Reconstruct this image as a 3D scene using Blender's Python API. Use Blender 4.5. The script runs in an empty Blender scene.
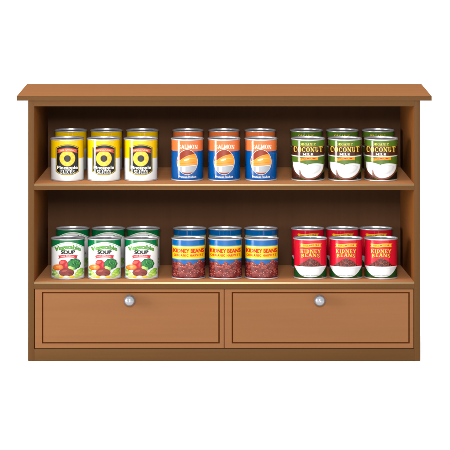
import bpy, bmesh, math, random
from mathutils import Vector, Matrix
random.seed(7)
S = bpy.context.scene
C = S.collection
PX = 0.003            # metres per photograph pixel at the cabinet's front plane
D = 1750.0            # camera distance in those units
CX, HY, FY = 224.2, -8.0, 361.0
DEP = round(D*(1/.9275-1), 2)           # inner depth of the cabinet
RB = D/(D+DEP)        # size ratio at the back panel

def P(px, d, py):     # front-plane measure + depth -> world point
    return Vector(((px-CX)*PX, d*PX, (FY-py)*PX))

# ------------------------------------------------------------ camera
cd = bpy.data.cameras.new('camera'); cam = bpy.data.objects.new('camera', cd); C.objects.link(cam)
cam.location = (0, -D*PX, (FY-HY)*PX); cam.rotation_euler = (math.radians(90), 0, 0)
cd.sensor_width = 36; cd.lens = 36*D/450
cd.shift_x = (225-CX)/450; cd.shift_y = -(225-HY)/450
cd.clip_end = 200
S.camera = cam
# ------------------------------------------------------------ light
w = bpy.data.worlds.new('World'); S.world = w; w.use_nodes = True
bg = w.node_tree.nodes['Background']; bg.inputs[0].default_value = (1, 1, 1, 1); bg.inputs[1].default_value = 1.25
S.view_settings.view_transform = 'Standard'; S.view_settings.look = 'None'
S.view_settings.exposure = 0; S.view_settings.gamma = 1
def area(name, loc, target, sx, sy, power):
    l = bpy.data.lights.new(name, 'AREA'); l.shape = 'RECTANGLE'; l.size = sx; l.size_y = sy; l.energy = power
    o = bpy.data.objects.new(name, l); C.objects.link(o); o.location = loc
    o.rotation_euler = (Vector(target)-Vector(loc)).to_track_quat('-Z', 'Y').to_euler()
    return o
area('key_softbox', (-0.1, -5.6, 2.1), (0, 0.2, 0.5), 0.9, 0.9, 390)
area('strip_softbox', (-3.9, -1.75, 0.8), (0, 0.1, 0.5), 1.15, 2.2, 290)
area('front_softbox', (0.2, -6.0, 1.75), (0, 0.2, 0.5), 2.4, 0.5, 80)

# ------------------------------------------------------------ materials
def lin(c):
    r = []
    for v in c[:3]:
        v /= 255.0
        r.append(v/12.92 if v <= .04045 else ((v+.055)/1.055)**2.4)
    return r
def new_mat(name, col, rough, k=1.0, metal=0.0, ior=1.5, coat=0.0):
    m = bpy.data.materials.new(name); m.use_nodes = True
    b = m.node_tree.nodes['Principled BSDF']
    c = [v*k for v in lin(col)]
    b.inputs['Base Color'].default_value = (*c, 1)
    b.inputs['Roughness'].default_value = rough; b.inputs['Metallic'].default_value = metal
    b.inputs['IOR'].default_value = ior; b.inputs['Coat Weight'].default_value = coat
    b.inputs['Coat Roughness'].default_value = 0.12
    return m
def wood(name, col, k, axis, amp=0.07, rough=0.5, scale=9, spec=.03):
    m = new_mat(name, col, rough, k); nt = m.node_tree; b = nt.nodes['Principled BSDF']
    b.inputs['Specular IOR Level'].default_value = spec
    tc = nt.nodes.new('ShaderNodeTexCoord'); mp = nt.nodes.new('ShaderNodeMapping')
    s = [scale*6]*3; s[axis] = scale*.18
    mp.inputs['Scale'].default_value = s
    n = nt.nodes.new('ShaderNodeTexNoise'); n.inputs['Scale'].default_value = 1.0
    n.inputs['Detail'].default_value = 5; n.inputs['Roughness'].default_value = .6; n.inputs['Distortion'].default_value = .3
    r = nt.nodes.new('ShaderNodeValToRGB')
    c = [v*k for v in lin(col)]
    r.color_ramp.elements[0].position = .3; r.color_ramp.elements[1].position = .7
    r.color_ramp.elements[0].color = (*[v*(1-amp) for v in c], 1); r.color_ramp.elements[1].color = (*[v*(1+amp) for v in c], 1)
    nt.links.new(tc.outputs['Object'], mp.inputs['Vector']); nt.links.new(mp.outputs[0], n.inputs['Vector'])
    nt.links.new(n.outputs['Fac'], r.inputs['Fac']); nt.links.new(r.outputs[0], b.inputs['Base Color'])
    bp = nt.nodes.new('ShaderNodeBump'); bp.inputs['Strength'].default_value = .04; bp.inputs['Distance'].default_value = .002
    nt.links.new(n.outputs['Fac'], bp.inputs['Height']); nt.links.new(bp.outputs[0], b.inputs['Normal'])
    return m
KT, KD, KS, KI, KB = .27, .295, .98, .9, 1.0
M = {}
M['trim_h'] = wood('trim_wood_horizontal', (130, 89, 50), KT, 0)
M['trim_v'] = wood('trim_wood_vertical', (130, 89, 50), KT, 2)
M['edge'] = wood('shelf_edge_wood', (130, 89, 50), KT, 0, rough=.26, spec=.3)
M['edge'].node_tree.nodes['Principled BSDF'].inputs['Specular Tint'].default_value = (1, .78, .45, 1)
M['drawer'] = wood('drawer_wood', (176, 119, 76), KD, 0, amp=.05)
M['top'] = wood('top_wood', (176, 119, 76), .56, 0, amp=.05, rough=.7, spec=0)
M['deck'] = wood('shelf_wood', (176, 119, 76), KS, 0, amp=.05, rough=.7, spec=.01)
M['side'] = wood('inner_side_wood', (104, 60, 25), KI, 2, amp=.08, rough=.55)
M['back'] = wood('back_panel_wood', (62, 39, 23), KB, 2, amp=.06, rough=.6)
M['groove'] = new_mat('dark_groove_shade', (104, 52, 18), .8, .38, ior=1.02)  # shade inside the drawer grooves, painted as a darker brown
M['gap'] = new_mat('drawer_gap_wood', (150, 85, 58), .8, .5, ior=1.02)
M['knob'] = new_mat('brushed_silver', (196, 199, 206), .2, .5, metal=.8)
M['steel'] = new_mat('tin_plate', (196, 196, 200), .34, .9, metal=.7)
M['lid'] = new_mat('tin_lid', (170, 170, 174), .4, .95, metal=.55)
M['floor'] = new_mat('white_floor', (250, 250, 250), .8, .97)

def finish(bm, name, mats, parent=None, ang=35, loc=None):
    bmesh.ops.recalc_face_normals(bm, faces=bm.faces)
    for f in bm.faces: f.smooth = True
    for e in bm.edges:
        if len(e.link_faces) == 2 and e.calc_face_angle(0) > math.radians(ang): e.smooth = False
    me = bpy.data.meshes.new(name); bm.to_mesh(me); bm.free()
    for m in mats: me.materials.append(m)
    o = bpy.data.objects.new(name, me); C.objects.link(o)
    if parent: o.parent = parent
    return o
def hexa(bm, pts, bev=0.0012, mi=0):   # pts: 4 bottom then 4 top, same order
    vs = [bm.verts.new(p) for p in pts]
    fs = [bm.faces.new([vs[i] for i in q]) for q in ((0,1,2,3), (4,5,6,7), (0,1,5,4), (1,2,6,5), (2,3,7,6), (3,0,4,7))]
    for f in fs: f.material_index = mi
    if bev:
        es = list({e for f in fs for e in f.edges})
        bmesh.ops.bevel(bm, geom=es, offset=bev, segments=2, affect='EDGES', profile=.5)
def board(name, x0, x1, d0, d1, y0, y1, mat, parent, bev=.001):
    bm = bmesh.new()
    hexa(bm, [P(x0,d0,y1), P(x1,d0,y1), P(x1,d1,y1), P(x0,d1,y1), P(x0,d0,y0), P(x1,d0,y0), P(x1,d1,y0), P(x0,d1,y0)], bev)
    return finish(bm, name, [mat], parent)
def extrude(name, prof, x0, x1, mats, parent, mi=None, xb=None, ang=50):
    # prof: closed list of (depth, py); xb: optional widening function of depth
    bm = bmesh.new(); a = []; b = []
    for d, y in prof:
        ex = xb(d) if xb else 0
        a.append(bm.verts.new(P(x0-ex, d, y))); b.append(bm.verts.new(P(x1+ex, d, y)))
    n = len(prof)
    for i in range(n):
        f = bm.faces.new((a[i], a[(i+1) % n], b[(i+1) % n], b[i]))
        if mi: f.material_index = mi[i]
    bm.faces.new(a); bm.faces.new(b[::-1])
    return finish(bm, name, mats, parent, ang)

def tag(o, label=None, cat=None, group=None, kind=None):
    if label: o['label'] = label
    if cat: o['category'] = cat
    if group: o['group'] = group
    if kind: o['kind'] = kind

# ------------------------------------------------------------ setting
bm = bmesh.new()
prof = [(-9, -.0015), (2.0, -.0015)] + [(2.0+1.2*math.sin(t*math.pi/24), -.0015+1.2-1.2*math.cos(t*math.pi/24)) for t in range(1, 13)] + [(3.2, 7)]
vv = [[bm.verts.new((x, y, z)) for (y, z) in prof] for x in (-9, 9)]
for i in range(len(prof)-1): bm.faces.new((vv[0][i], vv[0][i+1], vv[1][i+1], vv[1][i]))
o = finish(bm, 'floor', [M['floor']], None, 60); tag(o, kind='structure')

# ------------------------------------------------------------ cabinet
cab = bpy.data.objects.new('shelf_cabinet', None); C.objects.link(cab)
tag(cab, 'wide brown wooden shelf cabinet with two open shelves over two drawers', 'cabinet')
XL0, XL1, XR0, XR1 = 28.0, 34.2, 414.2, 420.3
def backy(ypic): return HY + (ypic-HY)/RB
YU, YL = 183.8, 281.8
YUb, YLb = backy(167.3), backy(265.1)
YTf, YTb = 96.0, backy(84.0)
# side panels: outer frame colour outside, deeper stain inside
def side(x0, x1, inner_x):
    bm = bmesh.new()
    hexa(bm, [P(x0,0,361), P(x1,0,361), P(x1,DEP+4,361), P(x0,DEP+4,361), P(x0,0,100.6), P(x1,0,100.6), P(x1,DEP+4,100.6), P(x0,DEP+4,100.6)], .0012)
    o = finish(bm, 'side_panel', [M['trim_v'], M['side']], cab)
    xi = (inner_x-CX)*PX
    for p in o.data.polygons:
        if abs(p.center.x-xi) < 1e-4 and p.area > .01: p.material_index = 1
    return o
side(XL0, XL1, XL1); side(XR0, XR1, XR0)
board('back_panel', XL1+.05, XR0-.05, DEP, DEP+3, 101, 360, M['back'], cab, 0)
# top board: sheet rising a little to the back, with a thick rounded front edge
n = 6; r = .8
tp = [(-2.5+r-r*math.cos(t*math.pi/2/n), YTf+r-r*math.sin(t*math.pi/2/n)) for t in range(n+1)]
tp += [(DEP+4, YTb), (DEP+4, 100.5), (-2.5, 100.5)]
extrude('top_board', tp, 16.9, 431.5, [M['trim_h'], M['top']], cab, mi=[0]*(n-2)+[1]*3+[0]*4,
        xb=lambda d: (212.8-207.3)*max(0, d)/DEP)
board('top_rail', XL1, XR0, 0, 8, 100.6, 106.3, M['trim_h'], cab, 0)
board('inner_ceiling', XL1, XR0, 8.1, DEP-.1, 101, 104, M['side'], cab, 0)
def shelf(yf, yb, ybot):
    n = 3; pr = [(0, yf+2.0), (.08, yf+1.7), (.38, yf+.4), (.66, yf)]
    pr += [(DEP-.1, yb), (DEP-.1, ybot), (0, ybot)]
    return extrude('shelf', pr, XL1+.02, XR0-.02, [M['trim_h'], M['deck'], M['edge']], cab, mi=[2]*n+[1]+[0]*3, ang=10)
shelf(YU, YUb, 190.0); 
bpy_l = shelf(YL, YLb, 288.7)
board('bottom_rail', XL1, XR0, 0, DEP-1, 348.9, 361, M['trim_h'], cab, .0012)
board('carcass_panel', XL1+.1, XR0-.1, 5, 8, 289.5, 348.8, M['gap'], cab, 0)

def rect(x0, x1, y0, y1, d): return [P(x0,d,y1), P(x1,d,y1), P(x1,d,y0), P(x0,d,y0)]
def drawer(x0, x1, gx0, gx1, kx):
    bm = bmesh.new(); y0, y1 = 289.4, 348.3; gy0, gy1 = 292.0, 343.5; g = 1.35
    b = .35
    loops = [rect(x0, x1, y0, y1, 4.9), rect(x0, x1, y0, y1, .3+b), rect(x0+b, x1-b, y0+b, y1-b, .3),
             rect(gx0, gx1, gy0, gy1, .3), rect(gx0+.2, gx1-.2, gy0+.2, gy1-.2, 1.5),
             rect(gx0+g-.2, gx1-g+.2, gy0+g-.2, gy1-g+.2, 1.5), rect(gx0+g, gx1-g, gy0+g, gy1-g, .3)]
    L = [[bm.verts.new(p) for p in l] for l in loops]
    for i in range(len(L)-1):
        for k in range(4):
            f = bm.faces.new((L[i][k], L[i][(k+1) % 4], L[i+1][(k+1) % 4], L[i+1][k]))
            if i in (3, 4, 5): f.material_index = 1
    bm.faces.new(L[-1]); bm.faces.new(L[0][::-1])
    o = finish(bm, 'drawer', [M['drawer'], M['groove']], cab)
    # knob: lathe about the depth axis
    bm = bmesh.new(); prof = []; R = 5.75
    prof += [(0.01, -.3-2*R*.93)]
    for t in range(1, 15):
        a = t*math.pi/16
        prof.append((R*math.sin(a), .3-1.2-R*.93-R*.93*math.cos(a)))
    prof += [(2.2, -1.0), (2.6, -.2), (3.0, .35)]
    seg = 40; rings = []
    c = P(kx, 0, 299.4)
    for rr, dd in prof:
        rings.append([bm.verts.new(c+Vector((rr*PX*math.cos(2*math.pi*k/seg), dd*PX, rr*PX*math.sin(2*math.pi*k/seg)))) for k in range(seg)])
    for i in range(len(rings)-1):
        for k in range(seg):
            bm.faces.new((rings[i][k], rings[i][(k+1) % seg], rings[i+1][(k+1) % seg], rings[i+1][k]))
    bm.faces.new(rings[0])
    finish(bm, 'knob', [M['knob']], o)
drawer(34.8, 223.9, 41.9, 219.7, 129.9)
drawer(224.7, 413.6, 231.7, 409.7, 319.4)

# ------------------------------------------------------------ cans
PAL = {}
def ink(col, k=.45):
    key = (col, k)
    if key not in PAL: PAL[key] = new_mat('printed_paper_%02x%02x%02x' % col, col, .09, k, ior=1.34)
    return PAL[key]

def glyph(c, g=0):
    T = .27+g; t = .13+g; s = .085+g*.8       # thick, thin, serif height
    def bar(x0, y0, x1, y1, w):
        # slanted stroke with horizontal ends
        return [(x0-w/2, y0), (x0+w/2, y0), (x1+w/2, y1), (x1-w/2, y1)]
    def st(x, w=None, y0=0, y1=1): w = w or T; return [(x-w/2, y0-g*.5), (x+w/2, y0-g*.5), (x+w/2, y1+g*.5), (x-w/2, y1+g*.5)]
    def sf(x, y, w=.42): w += g; return [(x-w/2, y-s/2), (x+w/2, y-s/2), (x+w/2, y+s/2), (x-w/2, y+s/2)]
    def hb(x0, x1, y, h=None): h = h or t; return [(x0-g/2, y-h/2), (x1+g/2, y-h/2), (x1+g/2, y+h/2), (x0-g/2, y+h/2)]
    def arc(cx, cy, rx, ry, a0, a1, wt, wn, n=16):
        out = []; inn = []
        for k in range(n+1):
            a = math.radians(a0+(a1-a0)*k/n); ww = wn+(wt-wn)*abs(math.cos(a))**1.5
            out.append((cx+(rx+g/2)*math.cos(a), cy+(ry+g/2)*math.sin(a))); inn.append((cx+(rx-ww+g/2)*math.cos(a), cy+(ry-ww*.8+g/2)*math.sin(a)))
        return out+inn[::-1]
    b, tp = .0+s*.4, 1-s*.4
    if c == 'I': return [st(.5, T*1.3), sf(.5, b, .8), sf(.5, tp, .8)]
    if c == 'L': return [st(.25), sf(.25, b, .5), sf(.25, tp, .5), hb(.2, .92, b+.03, .12+g), st(.9, .1+g, .0, .3)]
    if c == 'T': return [st(.5), sf(.5, b, .55), hb(.04, .96, tp-.02, .13+g), st(.07, .1+g, .68, 1), st(.93, .1+g, .68, 1)]
    if c == 'E': return [st(.25), sf(.2, b, .4), sf(.2, tp, .4), hb(.2, .9, b+.02, .12+g), hb(.2, .86, tp-.02, .12+g), hb(.2, .68, .5, .12+g), st(.89, .1+g, 0, .28), st(.85, .1+g, .74, 1), st(.68, .09+g, .38, .64)]
    if c == 'N': return [st(.16, t), st(.84, t), bar(.18, 1, .82, 0, T*1.05), sf(.12, tp, .34), sf(.16, b, .4), sf(.84, tp, .4)]
    if c == 'M': return [st(.12, t), st(.86, T*.8), bar(.14, 1, .48, .1, T*.8), bar(.84, 1, .5, .1, t), sf(.08, tp, .3), sf(.12, b, .32), sf(.86, b, .36), sf(.88, tp, .3)]
    if c == 'U': return [st(.24, T, .32, 1), st(.8, t, .32, 1), arc(.51, .36, .40, .38, 180, 360, T, t), sf(.24, tp, .46), sf(.8, tp, .38)]
    if c == 'O': return [arc(.5, .5, .48, .53, 90, 270, T, t*.8), arc(.5, .5, .48, .53, -90, 90, T, t*.8)]
    if c == 'C': return [arc(.52, .5, .48, .53, 42, 318, T, t*.8, 24), st(.88, .1+g, .62, .96)]
    if c == 'G': return [arc(.52, .5, .48, .53, 42, 318, T, t*.8, 24), st(.88, .1+g, .62, .96), st(.84, T*.8, .04, .44), sf(.8, .44, .4)]
    if c == 'D': return [st(.24), sf(.16, b, .3), sf(.16, tp, .3), arc(.42, .5, .5, .5, -90, 90, T, t)]+[hb(.2, .45, b+.02), hb(.2, .45, tp-.02)]
    if c == 'B': return [st(.24), sf(.16, b, .3), sf(.16, tp, .3), arc(.45, .755, .38, .245, -90, 90, T, t, 10), arc(.45, .27, .46, .27, -90, 90, T, t, 10), hb(.2, .48, b+.02), hb(.2, .48, tp-.02), hb(.2, .48, .52)]
    if c == 'R': return [st(.24), sf(.24, b, .46), sf(.16, tp, .3), arc(.45, .74, .38, .26, -90, 90, T, t, 10), hb(.2, .48, .5), hb(.2, .48, tp-.02), bar(.45, .5, .82, 0, T), sf(.88, b, .26)]
    if c == 'K': return [st(.22), sf(.22, b, .44), sf(.22, tp, .44), bar(.38, .45, .82, 1, t*1.2), bar(.48, .6, .82, 0, T), sf(.82, b, .38), sf(.82, tp, .34)]
    if c == 'A': return [bar(.14, 0, .46, 1, t), bar(.52, 1, .82, 0, T), sf(.14, b, .3), sf(.83, b, .4), hb(.26, .72, .33, .1+g)]
    if c == 'Y': return [st(.5, T, 0, .5), bar(.5, .4, .16, 1, T), bar(.52, .4, .84, 1, t), sf(.5, b, .46), sf(.16, tp, .4), sf(.84, tp, .34)]
    if c == 'S': return [arc(.5, .75, .40, .27, 60, 270, T*.85, t, 12), arc(.5, .27, .42, .29, -130, 90, T*.85, t, 14), st(.82, .1+g, .68, .98), st(.14, .1+g, .02, .34)]
    return []
class Art:            # flat artwork in label units, wrapped round the can with real thickness
    def __init__(self, w, H):
        self.R = w/2; self.H = H; self.bm = bmesh.new(); self.mats = []; self.layer = 0
        self.uv = []
    def mi(self, col):
        m = ink(col)
        if m not in self.mats: self.mats.append(m)
        return self.mats.index(m)
    def wrap(self, x, v, lay):
        rad = self.R-.45+lay*.018
        a = math.asin(max(-.995, min(.995, x/self.R)))
        return Vector((rad*math.sin(a), -rad*math.cos(a), v))
    def band(self, v0, v1, col):
        lay = self.layer; n = 96; m = self.mi(col)
        rad = self.R-.45+lay*.018
        r0 = [self.bm.verts.new((rad*math.sin(2*math.pi*k/n), -rad*math.cos(2*math.pi*k/n), v0)) for k in range(n)]
        r1 = [self.bm.verts.new((rad*math.sin(2*math.pi*k/n), -rad*math.cos(2*math.pi*k/n), v1)) for k in range(n)]
        for k in range(n):
            f = self.bm.faces.new((r0[k], r0[(k+1) % n], r1[(k+1) % n], r1[k])); f.material_index = m
    def put(self, fb, col):
        self.layer += 1; lay = self.layer
        xs = [v.co.x for v in fb.verts]
        if not xs: return
        k = math.ceil(min(xs)); hi = max(xs)
        lines = []
        x = -self.R*.98
        while x < self.R:
            a = math.asin(max(-1, min(1, x/self.R))); lines.append(x); x = self.R*math.sin(a+math.radians(4)) if a+math.radians(4) < math.pi/2 else self.R+1
        for x in lines:
            if min(xs) < x < hi:
                bmesh.ops.bisect_plane(fb, geom=fb.verts[:]+fb.edges[:]+fb.faces[:], plane_co=(x, 0, 0), plane_no=(1, 0, 0), dist=1e-5)
        bmesh.ops.triangulate(fb, faces=[f for f in fb.faces if len(f.verts) > 4])
        m = self.mi(col); mp = {}
        for v in fb.verts: mp[v] = self.bm.verts.new(self.wrap(v.co.x, v.co.y, lay))
        for f in fb.faces:
            vs = [mp[v] for v in f.verts]
            if f.normal.z < 0: vs.reverse()
            try:
                g = self.bm.faces.new(vs); g.material_index = m
            except ValueError: pass
        fb.free()
    def poly(self, pts, col):
        fb = bmesh.new(); vs = [fb.verts.new((x, y, 0)) for x, y in pts]
        f = fb.faces.new(vs); fb.normal_update()
        if f.normal.z < 0: f.normal_flip()
        bmesh.ops.triangulate(fb, faces=fb.faces[:])
        self.put(fb, col)
    def ell(self, cx, cy, rx, ry, col, n=28, rot=0, a0=0, a1=360):
        pts = []
        full = a1-a0 >= 360
        for k in range(n if full else n+1):
            t = math.radians(a0+(a1-a0)*k/n); x = rx*math.cos(t); y = ry*math.sin(t); c = math.cos(rot); s = math.sin(rot)
            pts.append((cx+x*c-y*s, cy+x*s+y*c))
        self.poly(pts, col)
    def arcband(self, x0, x1, f0, f1, col, n=24):
        xs = [x0+(x1-x0)*k/n for k in range(n+1)]
        self.poly([(x, f0(x)) for x in xs]+[(x, f1(x)) for x in reversed(xs)], col)
    def text(self, s, x0, x1, v0, v1, col, bold=.02, warp=None, shear=0, spacing=1.0):
        # heavier strokes are built from slightly shifted impressions of the same letters
        L = self.layer; b = bold*(v1-v0)*.9
        sh = [(0, 0)] if bold <= .02 else [(b, b*.6), (-b, b*.6), (b, -b*.6), (-b, -b*.6)]
        if bold >= .06: sh.append((0, 0))
        for i, (dx, dy) in enumerate(sh):
            self.layer = L+i*.15
            self.text1(s, x0+dx, x1+dx, v0+dy, v1+dy, col, .004, warp, shear, spacing)
        self.layer = L+1
    def text1(self, s, x0, x1, v0, v1, col, bold, warp, shear, spacing):
        cu = bpy.data.curves.new('lettering', 'FONT'); cu.body = s; cu.size = 1; cu.offset = bold; cu.shear = shear
        cu.resolution_u = 4; cu.space_character = spacing
        ob = bpy.data.objects.new('lettering', cu); C.objects.link(ob)
        dg = bpy.context.evaluated_depsgraph_get(); me = bpy.data.meshes.new_from_object(ob.evaluated_get(dg))
        fb = bmesh.new(); fb.from_mesh(me); bpy.data.objects.remove(ob); bpy.data.curves.remove(cu); bpy.data.meshes.remove(me)
        bmesh.ops.triangulate(fb, faces=fb.faces[:])
        X = [v.co.x for v in fb.verts]; Y = [v.co.y for v in fb.verts]
        ax, bx = min(X), max(X); ay, by = min(Y), max(Y)
        for v in fb.verts:
            x = x0+(v.co.x-ax)/(bx-ax)*(x1-x0); y = v0+(v.co.y-ay)/(by-ay)*(v1-v0)
            if warp: x, y = warp(x, y)
            v.co = (x, y, 0)
        for f in fb.faces: f.normal_update()
        self.put(fb, col)
    def serif(self, s, x0, x1, v0, v1, col, grow=0, warp=None):
        n = len(s); adv = {'I': .62, 'M': 1.25, 'O': 1.1, 'C': 1.02, 'N': 1.15, ' ': .5, 'S': .88, 'L': .9, 'E': .92, 'G': 1.08, 'A': 1.12}
        tot = sum(adv.get(c, 1) for c in s); u = (x1-x0)/tot; x = x0; L = self.layer
        for c in s:
            wd = adv.get(c, 1)*u; k = 0
            for q in glyph(c, grow):
                pts = [(x+wd*(.06+.88*a), v0+(v1-v0)*b) for a, b in q]
                if warp: pts = [warp(a, b) for a, b in pts]
                self.layer = L+k*.1; self.poly(pts, col); k += 1
            x += wd
        self.layer = L+1.2
    def build(self, parent, scale):
        me = bpy.data.meshes.new('label'); self.bm.to_mesh(me); self.bm.free()
        for m in self.mats: me.materials.append(m)
        for p in me.polygons: p.use_smooth = True
        me.normals_split_custom_set_from_vertices([Vector((v.co.x, v.co.y, 0)).normalized() for v in me.vertices])
        me.transform(Matrix.Scale(scale, 4))
        o = bpy.data.objects.new('label', me); C.objects.link(o); o.parent = parent
        return o

def lathe(name, prof, mat, parent, scale, seg=96, cap=False):
    bm = bmesh.new(); rings = []
    for r, z in prof:
        rings.append([bm.verts.new((r*scale*math.cos(2*math.pi*k/seg), r*scale*math.sin(2*math.pi*k/seg), z*scale)) for k in range(seg)])
    for i in range(len(rings)-1):
        for k in range(seg): bm.faces.new((rings[i][k], rings[i][(k+1) % seg], rings[i+1][(k+1) % seg], rings[i+1][k]))
    if cap: bm.faces.new(rings[-1]); 
    return finish(bm, name, [mat], parent, 60)

def beans(A, n, inside, size, cols, hi, seed):
    rnd = random.Random(seed); c = 0; tries = 0
    lim = A.R*.975
    while c < n and tries < n*60:
        tries += 1
        x = rnd.uniform(-lim, lim); y = rnd.uniform(1.9, 24)
        if not inside(x, y): continue
        comp = max(.25, math.sqrt(max(0, 1-(x/A.R)**2)))
        s = size*rnd.uniform(.8, 1.2); rot = rnd.uniform(0, math.pi)
        if abs(x)+s > A.R*.99: s = max(.35, A.R*.99-abs(x))
        y = max(y, 1.9+s*.7)
        L0 = A.layer
        A.ell(x, y-.12, s*1.06, s*.72, cols[0], 12, rot)
        A.ell(x, y+.05, s*.95, s*.6, cols[1+c % (len(cols)-1)], 12, rot)
        if c % 2 == 0: A.ell(x-.2*s, y+.2*s, s*.32, s*.13, hi, 8, rot)
        A.layer = L0 + (1 if c % 3 == 0 else 0)
        c += 1
# the overlapping beans sit on fractionally different layers
def beans_layered(A, n, inside, size, cols, hi, seed, step=.35):
    rnd = random.Random(seed); lim = A.R*.97; base = A.layer; pts = []
    tries = 0
    while len(pts) < n and tries < n*80:
        tries += 1
        x = rnd.uniform(-lim, lim); y = rnd.uniform(1.9, 24)
        if inside(x, y) and all((x-a)**2+(y-b)**2 > (size*.75)**2 for a, b in pts): pts.append((x, y))
    pts.sort(key=lambda p: -p[1])
    for i, (x, y) in enumerate(pts):
        s = size*rnd.uniform(.85, 1.2); rot = rnd.uniform(-.9, .9)
        s = min(s, max(.4, A.R*.985-abs(x))); y = max(y, 1.9+s*.8)
        A.layer = base+i*.12
        A.ell(x, y-.1, s*1.05, s*.74, cols[0], 14, rot)
        A.layer = base+i*.12+.04-1+1
        A.ell(x, y+.06, s*.93, s*.6, cols[1+rnd.randrange(len(cols)-1)], 14, rot)
        if rnd.random() < .6:
            A.layer = base+i*.12+.08
            A.ell(x-.25*s, y+.24*s, s*.3, s*.12, hi, 8, rot)
    A.layer = base+len(pts)*.12+1

BLK = (28, 28, 32)
def art_pineapple(A):
    A.band(1.2, 22.3, (250, 250, 248)); A.band(22.3, A.H-1.4, (255, 205, 0))
    def badge(hw, top, bot, arch, dip):
        n = 16; xs = [-hw+2*hw*k/n for k in range(n+1)]
        up = [(x, top+arch*(1-(x/hw)**2)) for x in xs]; dn = [(x, bot-dip*(1-(abs(x)/hw)**2.5)) for x in reversed(xs)]
        return up+dn
    A.poly(badge(11.9, 33.2, 9.4, 3.6, 3.4), (120, 112, 40)); A.poly(badge(11.4, 32.8, 9.8, 3.5, 3.3), (214, 182, 60))
    A.poly(badge(10.9, 32.4, 10.2, 3.4, 3.2), BLK)
    A.ell(0, 22.7, 8.1, 7.9, (150, 110, 20), 40); A.ell(0, 22.7, 7.8, 7.6, (250, 212, 60), 40)
    L = A.layer
    for k in range(16):
        t = k*2*math.pi/16+.1; c, s = math.cos(t), math.sin(t); q = (-s, c)
        A.layer = L
        A.poly([(c*3.9+q[0]*.25, 22.7+s*3.9+q[1]*.25), (c*7.2+q[0]*.12, 22.7+s*7.1+q[1]*.12), (c*7.2-q[0]*.12, 22.7+s*7.1-q[1]*.12), (c*3.9-q[0]*.25, 22.7+s*3.9-q[1]*.25)],
               (240, 184, 40) if k % 2 else (255, 236, 130))
    A.ell(0, 22.7, 3.7, 3.6, (200, 150, 40), 30); A.ell(0, 22.7, 3.3, 3.2, BLK, 30)
    rib = lambda x: 31.3-.018*x*x
    A.poly([(-10.4, 27.6), (-8.0, 28.4), (-7.6, 31.6), (-10.6, 31.4), (-9.5, 29.6)], (196, 66, 28)); A.layer -= 1
    A.poly([(10.4, 27.6), (8.0, 28.4), (7.6, 31.6), (10.6, 31.4), (9.5, 29.6)], (196, 66, 28))
    A.arcband(-8.7, 8.7, lambda x: rib(x)-1.7, lambda x: rib(x)+1.7, (240, 98, 50))
    A.text('100% NATURAL', -7.3, 7.3, 30.5, 32.0, (255, 240, 225), .02, lambda x, y: (x, y-.018*x*x))
    A.text('Pineapple', -10.6, 10.6, 10.7, 15.6, (20, 20, 22), .085); A.text('Pineapple', -10.2, 10.2, 11.0, 15.3, (252, 250, 240), .03)
    A.serif('SLICES', -7.2, 7.4, 7.9, 11.1, (252, 250, 240), .03)
def art_salmon(A):
    A.band(1.2, 29.6, (0, 86, 162)); A.band(29.6, A.H-1.4, (243, 122, 62))
    A.serif('SALMON', -9.2, 10.8, 32.4, 36.3, (255, 250, 235), .02, lambda x, y: (x, y-.006*x*x))
    cy = 19.0
    A.ell(0, cy, 10.7, 12.6, (240, 232, 220), 48); A.ell(0, cy, 10.3, 12.2, (150, 48, 16), 48)
    def inoval(x): return 12.0*math.sqrt(max(0, 1-(x/10.2)**2))
    def clip(x0, x1, lo, hi, col, n=30):
        A.arcband(x0, x1, lambda x: max(cy-inoval(x), min(cy+inoval(x)-.01, lo(x))), lambda x: min(cy+inoval(x), max(cy-inoval(x)+.01, hi(x))), col, n)
    clip(-10.1, 10.1, lambda x: 15.8+.05*x, lambda x: 25.6+.22*x-.03*(x-3)**2, (250, 160, 48))
    clip(-10.1, 10.1, lambda x: 22.2+.12*x-.02*x*x, lambda x: 22.8+.12*x-.02*x*x, (255, 190, 90))
    clip(-10.1, 10.1, lambda x: 17.8+.1*x, lambda x: 18.3+.1*x, (238, 128, 34))
    clip(-9.9, 8.0, lambda x: 24.2+.2*x-.03*(x-3)**2, lambda x: 24.6+.2*x-.03*(x-3)**2, (232, 120, 34))
    A.poly([(-3.6, 19.9), (1.6, 21.2), (2.0, 22.6), (-3.2, 21.4)], (255, 246, 230))
    clip(-10.1, 10.1, lambda x: 8.6+.012*x*x, lambda x: 15.6+.05*x, (176, 180, 186))
    clip(-10.0, 10.0, lambda x: 14.9+.05*x, lambda x: 15.6+.05*x, (226, 228, 232))
    clip(-5.4, -1.8, lambda x: 9, lambda x: 14.6, (212, 214, 220)); 
    clip(-7.0, 7.0, lambda x: 6.9, lambda x: 7.8+.012*x*x, (120, 36, 20))
    A.text('Premium Product', -8.8, 9.0, 3.2, 5.6, (225, 236, 248), .03)
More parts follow.
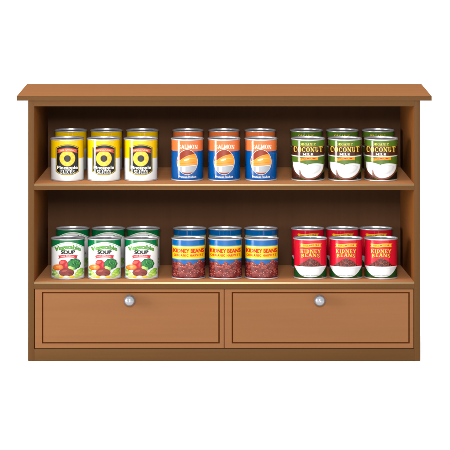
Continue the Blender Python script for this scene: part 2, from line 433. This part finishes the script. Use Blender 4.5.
def art_coconut(A):
    A.band(1.2, 24.4, (86, 118, 34)); A.band(24.4, 34.6, (78, 38, 22)); A.band(34.6, A.H-1.4, (86, 120, 34))
    A.layer += 1; A.band(24.2, 25.2, (240, 240, 232)); A.band(34.4, 34.8, (140, 106, 50))
    A.serif('ORGANIC', -8.8, 8.2, 35.6, 37.9, (240, 208, 96))
    wc = lambda x, y: (x, 31.3+(y-31.3)*(1+.0016*x*x))
    A.serif('COCONUT', -15.2, 15.2, 28.9, 33.6, (40, 16, 8), .07, wc); A.serif('COCONUT', -15.0, 15.0, 29.2, 33.7, (246, 212, 84), 0, wc)
    A.serif('MILK', -5.5, 5.5, 25.8, 28.1, (250, 250, 246), .03)
    A.poly([(-11.0, 20.6), (-9.0, 20.4), (-8.4, 23.9), (-10.6, 23.2), (-9.6, 22.2)], (200, 110, 10))
    A.arcband(-9.4, 10.2, lambda x: 21.1+.06*x-.006*x*x, lambda x: 23.9+.06*x-.006*x*x, (248, 158, 22))
    A.text('PREMIUM', -7.0, 7.4, 21.9, 23.4, (200, 40, 14), .03, lambda x, y: (x, y+.06*x-.006*x*x))
    # two coconut halves: husk, dark rim, white flesh
    def bowl(cx, hw, top, depth, tilt, bulge=1.1, p=2.2, n=30):
        xs = [cx-hw*math.cos(math.pi*k/n) for k in range(n+1)]
        up = [(x, top+tilt*(x-cx)+bulge*(1-((x-cx)/hw)**2)) for x in xs]
        dn = [(x, top+tilt*(x-cx)-depth*max(0, 1-abs((x-cx)/hw)**p)**(1/p)) for x in reversed(xs)]
        return up+dn[1:-1]
    def cl(pts): return [(max(-16.2, min(16.2, x)), max(1.6, y)) for x, y in pts]
    A.poly([(-16.4, 1.6), (-16.4, 14.5), (-12, 11), (-8, 4), (-5, 1.6)], (70, 34, 22))
    A.poly([(16.4, 1.6), (16.4, 9.0), (12, 6), (3, 2.4), (2, 1.6)], (30, 22, 16))
    A.poly(cl(bowl(-7.6, 8.6, 16.6, 13.2, -.16)), (96, 50, 34)); A.poly(cl(bowl(-7.4, 7.9, 17.2, 11.6, -.16)), (244, 244, 242))
    A.poly(cl(bowl(3.4, 12.8, 12.8, 11.6, .16, 1)), (90, 46, 32)); A.poly(cl(bowl(3.5, 12.5, 13.2, 11.3, .16, 1)), (134, 78, 58))
    A.poly(cl(bowl(3.9, 11.6, 14.2, 10.6, .16, 3.4)), (250, 250, 250)); A.poly(cl(bowl(4.2, 9.0, 13.6, 6.6, .14, 2.4)), (228, 230, 230))
    A.poly(cl(bowl(4.0, 7.6, 13.4, 4.9, .14, 2.4)), (242, 243, 243))
def art_soup(A):
    A.band(1.2, 31.0, (252, 252, 252)); A.band(31.0, A.H-1.4, (0, 122, 66))
    arc = lambda top, k: (lambda x: top-k*(1-math.sqrt(max(0, 1-(x/17.4)**2))))
    A.arcband(-16.4, 16.4, lambda x: 30.0, lambda x: 36.9-.022*x*x, (250, 252, 250))
    A.arcband(-15.9, 15.9, lambda x: 35.6-.021*x*x, lambda x: 36.0-.021*x*x, (150, 205, 120))
    wp = lambda x, y: (x, y-.017*x*x)
    A.text('Vegetable', -13.3, 12.7, 28.8, 34.3, (20, 92, 36), .06, wp); A.text('Vegetable', -13.2, 12.6, 28.9, 34.2, (100, 176, 50), .025, wp)
    A.text('SOUP', -6.9, 6.9, 25.2, 28.6, (22, 40, 28), .10)
    A.poly([(-9.8, 20.2), (-7.2, 21.0), (-6.8, 24.0), (-9.9, 23.3), (-8.7, 21.8)], (170, 14, 30)); A.layer -= 1
    A.poly([(9.8, 20.2), (7.2, 21.0), (6.8, 24.0), (9.9, 23.3), (8.7, 21.8)], (170, 14, 30))
    A.arcband(-8.4, 8.4, lambda x: 21.9-.016*x*x, lambda x: 24.6-.016*x*x, (226, 30, 48))
    A.text('100% ORGANIC', -7.0, 7.0, 22.6, 23.9, (255, 245, 240), .02, lambda x, y: (x, y-.016*x*x))
    rnd = random.Random(3)
    def blob(cx, cy, rx, ry, col, dark, light, n=9, sz=.42, seed=1):
        q = random.Random(seed); L = A.layer
        A.ell(cx, cy, rx*.8, ry*.8, dark, 20)
        for k in range(n):
            t = 2*math.pi*k/n; A.layer = L+1
            A.ell(cx+rx*.62*math.cos(t), cy+ry*.62*math.sin(t), rx*sz, ry*sz, dark, 14)
        for k in range(n):
            t = 2*math.pi*k/n+.2; A.layer = L+2+k*.1
            A.ell(cx+rx*.58*math.cos(t)-.1, cy+ry*.58*math.sin(t)+.15, rx*sz*.8, ry*sz*.8, col, 14)
        for k in range(n*5):
            t = q.uniform(0, 6.28); rr = q.uniform(0, .85); A.layer = L+4+k*.02
            A.ell(cx+rx*rr*math.cos(t), cy+ry*rr*math.sin(t), .5, .38, light if k % 2 else dark, 8)
        A.layer = L+6
    A.layer += 1
    # lettuce at the sides
    for (x, y, s, c) in ((-14.2, 8.5, 2.0, (150, 196, 84)), (-12.6, 6.0, 2.2, (182, 214, 120)), (-14.6, 4.4, 1.5, (110, 170, 60)), (-10.4, 4.4, 1.9, (206, 226, 140)),
                         (13.6, 9.0, 2.2, (126, 190, 50)), (11.4, 7.4, 2.6, (160, 212, 70)), (14.2, 5.8, 1.8, (140, 200, 56)), (9.4, 5.4, 2.4, (186, 222, 96)), (12.4, 4.2, 2.2, (200, 228, 110))):
        A.ell(x, y, s, s*.8, c, 16); A.layer -= .5; A.ell(x-.3, y+.3, s*.55, s*.3, tuple(min(255, v+34) for v in c), 12); A.layer -= .5
    A.layer += 1
    A.ell(-4.6, 15.8, 4.4, 3.9, (206, 30, 36), 26); A.ell(-2.6, 12.8, 3.6, 4.6, (184, 18, 36), 26); A.ell(-5.8, 17.0, 2.4, 1.4, (240, 96, 84), 18, .2); A.ell(-1.8, 14.6, .9, 1.8, (224, 70, 74), 14, -.2)
    blob(6.2, 15.2, 6.6, 5.4, (40, 134, 62), (16, 90, 44), (92, 176, 84), 9, .42, 5)
    A.poly([(3.4, 8.0), (6.0, 8.0), (6.6, 11.8), (2.4, 12.6), (1.8, 11.6)], (150, 200, 96)); A.ell(2.6, 11.6, 2.6, 1.5, (192, 220, 120), 16, -.4)
    A.ell(-9.8, 11.8, 5.4, 2.9, (228, 96, 26), 26, .1); A.ell(-10.0, 12.2, 4.8, 2.3, (246, 136, 50), 26, .1); A.ell(-9.8, 12.5, 2.0, .9, (255, 176, 96), 18, .1)
    A.ell(-1.4, 6.9, 7.4, 4.1, (92, 26, 22), 32); A.ell(-1.4, 7.3, 6.8, 3.5, (138, 46, 38), 32); A.ell(-3.6, 8.6, 2.6, 1.0, (176, 84, 70), 18, .25); A.ell(2.0, 6.6, 2.2, .8, (112, 34, 28), 18, -.3)
    for x, c in ((-7.0, (250, 190, 20)), (-10.8, (196, 220, 120)), (3.8, (252, 196, 24)), (-1.6, (214, 226, 190)), (8.6, (190, 220, 90))):
        A.ell(x, 2.9, 2.9, 1.15, c, 20); A.layer -= .5; A.ell(x-.4, 3.3, 1.5, .4, tuple(min(255, v+40) for v in c), 12); A.layer -= .5
def art_blue(A):
    A.band(1.2, 20.0, (0, 98, 172)); A.band(20.0, 20.9, (236, 214, 120)); A.band(20.9, 32.0, (255, 205, 14)); A.band(32.0, 32.6, (240, 226, 140)); A.band(32.6, 33.4, (90, 150, 150)); A.band(33.4, A.H-1.4, (0, 100, 172))
    A.layer += 1; A.band(19.3, 20.0, (90, 150, 140)); A.band(31.0, 31.9, (255, 226, 96))
    A.text('KIDNEY BEANS', -15.5, 15.5, 26.3, 30.0, (222, 20, 26), .062)
    A.text('ORGANIC HARVEST', -15.0, 15.0, 22.6, 24.9, (214, 34, 20), .05, spacing=1.25)
    top = lambda x: 14.4+2.6*math.sin((x+14)*.33)**2+.012*x*x
    A.arcband(-16.6, 16.6, lambda x: 1.5, lambda x: top(x)-.3, (104, 34, 30), 30)
    beans_layered(A, 95, lambda x, y: y < top(x)-.4, 1.9, [(96, 28, 24), (158, 66, 56), (142, 52, 46), (172, 78, 66), (128, 44, 40)], (226, 160, 146), 11)
def art_red(A):
    A.band(1.2, A.H-1.4, (224, 18, 48))
    A.arcband(-16.6, 16.6, lambda x: 1.5, lambda x: 3.0+.030*x*x, (28, 78, 30))
    A.poly([(-11.2, 31.2), (-8.2, 31.6), (-7.8, 34.9), (-11.0, 34.8), (-9.8, 33.2)], (214, 140, 20))
    A.poly([(11.6, 31.6), (9.2, 31.9), (8.8, 35.4), (11.8, 35.4), (10.6, 33.6)], (214, 140, 20))
    wv = lambda x: .35*math.sin(x*.35)
    A.arcband(-9.6, 10.4, lambda x: 31.8+wv(x), lambda x: 35.2+wv(x), (252, 190, 40))
    A.text('PREMIUM', -7.4, 8.4, 32.8, 34.4, (176, 84, 14), .02, lambda x, y: (x, y+wv(x)))
    wk = lambda x, y: (x, 28.6+(y-28.6)*(1+.0012*x*x)-.004*x*x)
    A.serif('KIDNEY', -10.4, 10.9, 26.1, 29.6, (120, 8, 20), .07, wk); A.serif('KIDNEY', -10.2, 10.8, 26.3, 29.7, (252, 206, 50), 0, wk)
    wb = lambda x, y: (x, y-.014*x*x+.6)
    A.serif('BEANS', -9.6, 10.0, 21.7, 25.2, (120, 8, 20), .07, wb); A.serif('BEANS', -9.4, 9.8, 21.9, 25.3, (252, 206, 50), 0, wb)
    mound = lambda x: 11.8+9.4*math.exp(-((x-.4)/9.6)**2)
    A.arcband(-14.6, 14.6, lambda x: 10.0, lambda x: mound(x)-.6, (70, 20, 14), 30)
    beans_layered(A, 75, lambda x, y: 10.2 < y < mound(x)-.5 and abs(x) < 14.2, 1.25, [(66, 18, 12), (122, 44, 28), (100, 32, 22), (140, 58, 38), (84, 26, 18)], (190, 112, 84), 21)
    A.layer += 1
    n = 30; xs = [-15.6+31.2*k/n for k in range(n+1)]
    lo = lambda x: 2.3+9.6*(abs(x)/15.6)**3.2
    A.poly([(x, 12.6) for x in xs]+[(x, min(12.5, lo(x))) for x in reversed(xs)], (226, 228, 228))
    A.poly([(x, 12.7) for x in xs]+[(x, 11.6+.2*(abs(x)/15.6)**3) for x in reversed(xs)], (250, 250, 250))
    A.arcband(-9, 9, lambda x: 4.6, lambda x: 10.8, (240, 241, 241))
    A.text('ORGANIC HARVEST', -8.4, 8.6, 3.5, 4.5, (110, 110, 112), .02, spacing=1.2)

def make_can(kind, w, H, art, scale):
    t = bpy.data.objects.new('food_can', None); C.objects.link(t)
    R = w/2
    body = [(R*.86, .35), (R-.9, .1), (R-.3, 0), (R+.05, .3), (R+.12, .75), (R-.05, 1.15), (R-.55, 1.4), (R-.6, H-1.7), (R-.5, H-1.5), (R-.02, H-1.35), (R+.12, H-.85), (R+.05, H-.3), (R-.3, H), (R-.75, H-.1), (R-.95, H-.5), (R-1.0, H-1.9)]
    b = lathe('can_body', body, M['steel'], t, scale)
    lidp = [(R-1.02, H-1.7), (R-1.9, H-1.95), (R-2.5, H-1.5), (R-3.2, H-1.35), (R-4.2, H-1.6), (R-5.0, H-1.4), (R-5.8, H-1.6), (R*.35, H-1.55), (.6, H-1.5)]
    lathe('lid', lidp, M['lid'], t, scale, cap=True)
    A = Art(w-.1, H); art(A); A.build(t, scale)
    return t
def dup(src):
    r = src.copy(); C.objects.link(r)
    for ch in src.children:
        c = ch.copy(); C.objects.link(c); c.parent = r; c.matrix_parent_inverse = ch.matrix_parent_inverse
    return r

ORD = ['leftmost', 'middle', 'rightmost']
# kind: width, height, art, front centres, back centres (picture px), wording, shelf
SC = PX/.98
kinds = [
 ('pineapple', 33.9, 41.7, art_pineapple, (67.4, 103.9, 140.9), (71.0, 106.4, 142.3), 'yellow and white can of pineapple slices', 'pineapple cans on the upper shelf', 0, 'upper'),
 ('salmon', 32.6, 41.7, art_salmon, (187.3, 224.1, 261.0), (187.9, 224.0, 260.2), 'orange and blue can of salmon', 'salmon cans on the upper shelf', 0, 'upper'),
 ('coconut', 34.0, 41.7, art_coconut, (308.0, 344.8, 380.9), (306.4, 342.3, 378.0), 'green and brown can of coconut milk', 'coconut milk cans on the upper shelf', 0, 'upper'),
 ('soup', 34.2, 39.9, art_soup, (67.9, 104.4, 141.3), (72.6, 108.4, 143.2), 'green and white can of vegetable soup', 'vegetable soup cans on the lower shelf', 1, 'lower'),
 ('bluebeans', 34.0, 39.9, art_blue, (188.6, 225.3, 261.5), (189.8, 225.0, 261.0), 'blue can of kidney beans with yellow band', 'blue kidney bean cans on the lower shelf', 1, 'lower'),
 ('redbeans', 33.8, 39.9, art_red, (310.3, 345.8, 380.9), (307.7, 342.3, 375.9), 'red can of kidney beans with white bowl picture', 'red kidney bean cans on the lower shelf', 1, 'lower'),
]
for kind, w_, H_, art, fr, bk, text, grp, low, sh in kinds:
    proto = make_can(kind, w_, H_, art, SC); first = True
    yf, yb = (YL, YLb) if low else (YU, YUb)
    ang = math.atan2(yf-yb, DEP)     # the boards' slight slope
    for row, xs, dep, sc in (('front', fr, (.24 if low else .25)*DEP, 1.0), ('back', bk, DEP-19, 1.035 if low else 1.0)):
        for i, x in enumerate(xs):
            o = proto if first else dup(proto); first = False
            r = D/(D+dep); X = (x-CX)/r
            py = yf+(yb-yf)*dep/DEP
            o.matrix_world = Matrix.Translation(P(CX+X, dep, py-.12)) @ Matrix.Rotation(ang, 4, 'X') @ Matrix.Rotation(-math.atan2(X, D+dep), 4, 'Z') @ Matrix.Scale(sc, 4)
            if row == 'front': lab = '%s, %s of its front row' % (text, ORD[i])
            else: lab = '%s, %s of its back row' % (text, ORD[i])
            tag(o, lab, 'food can', grp)
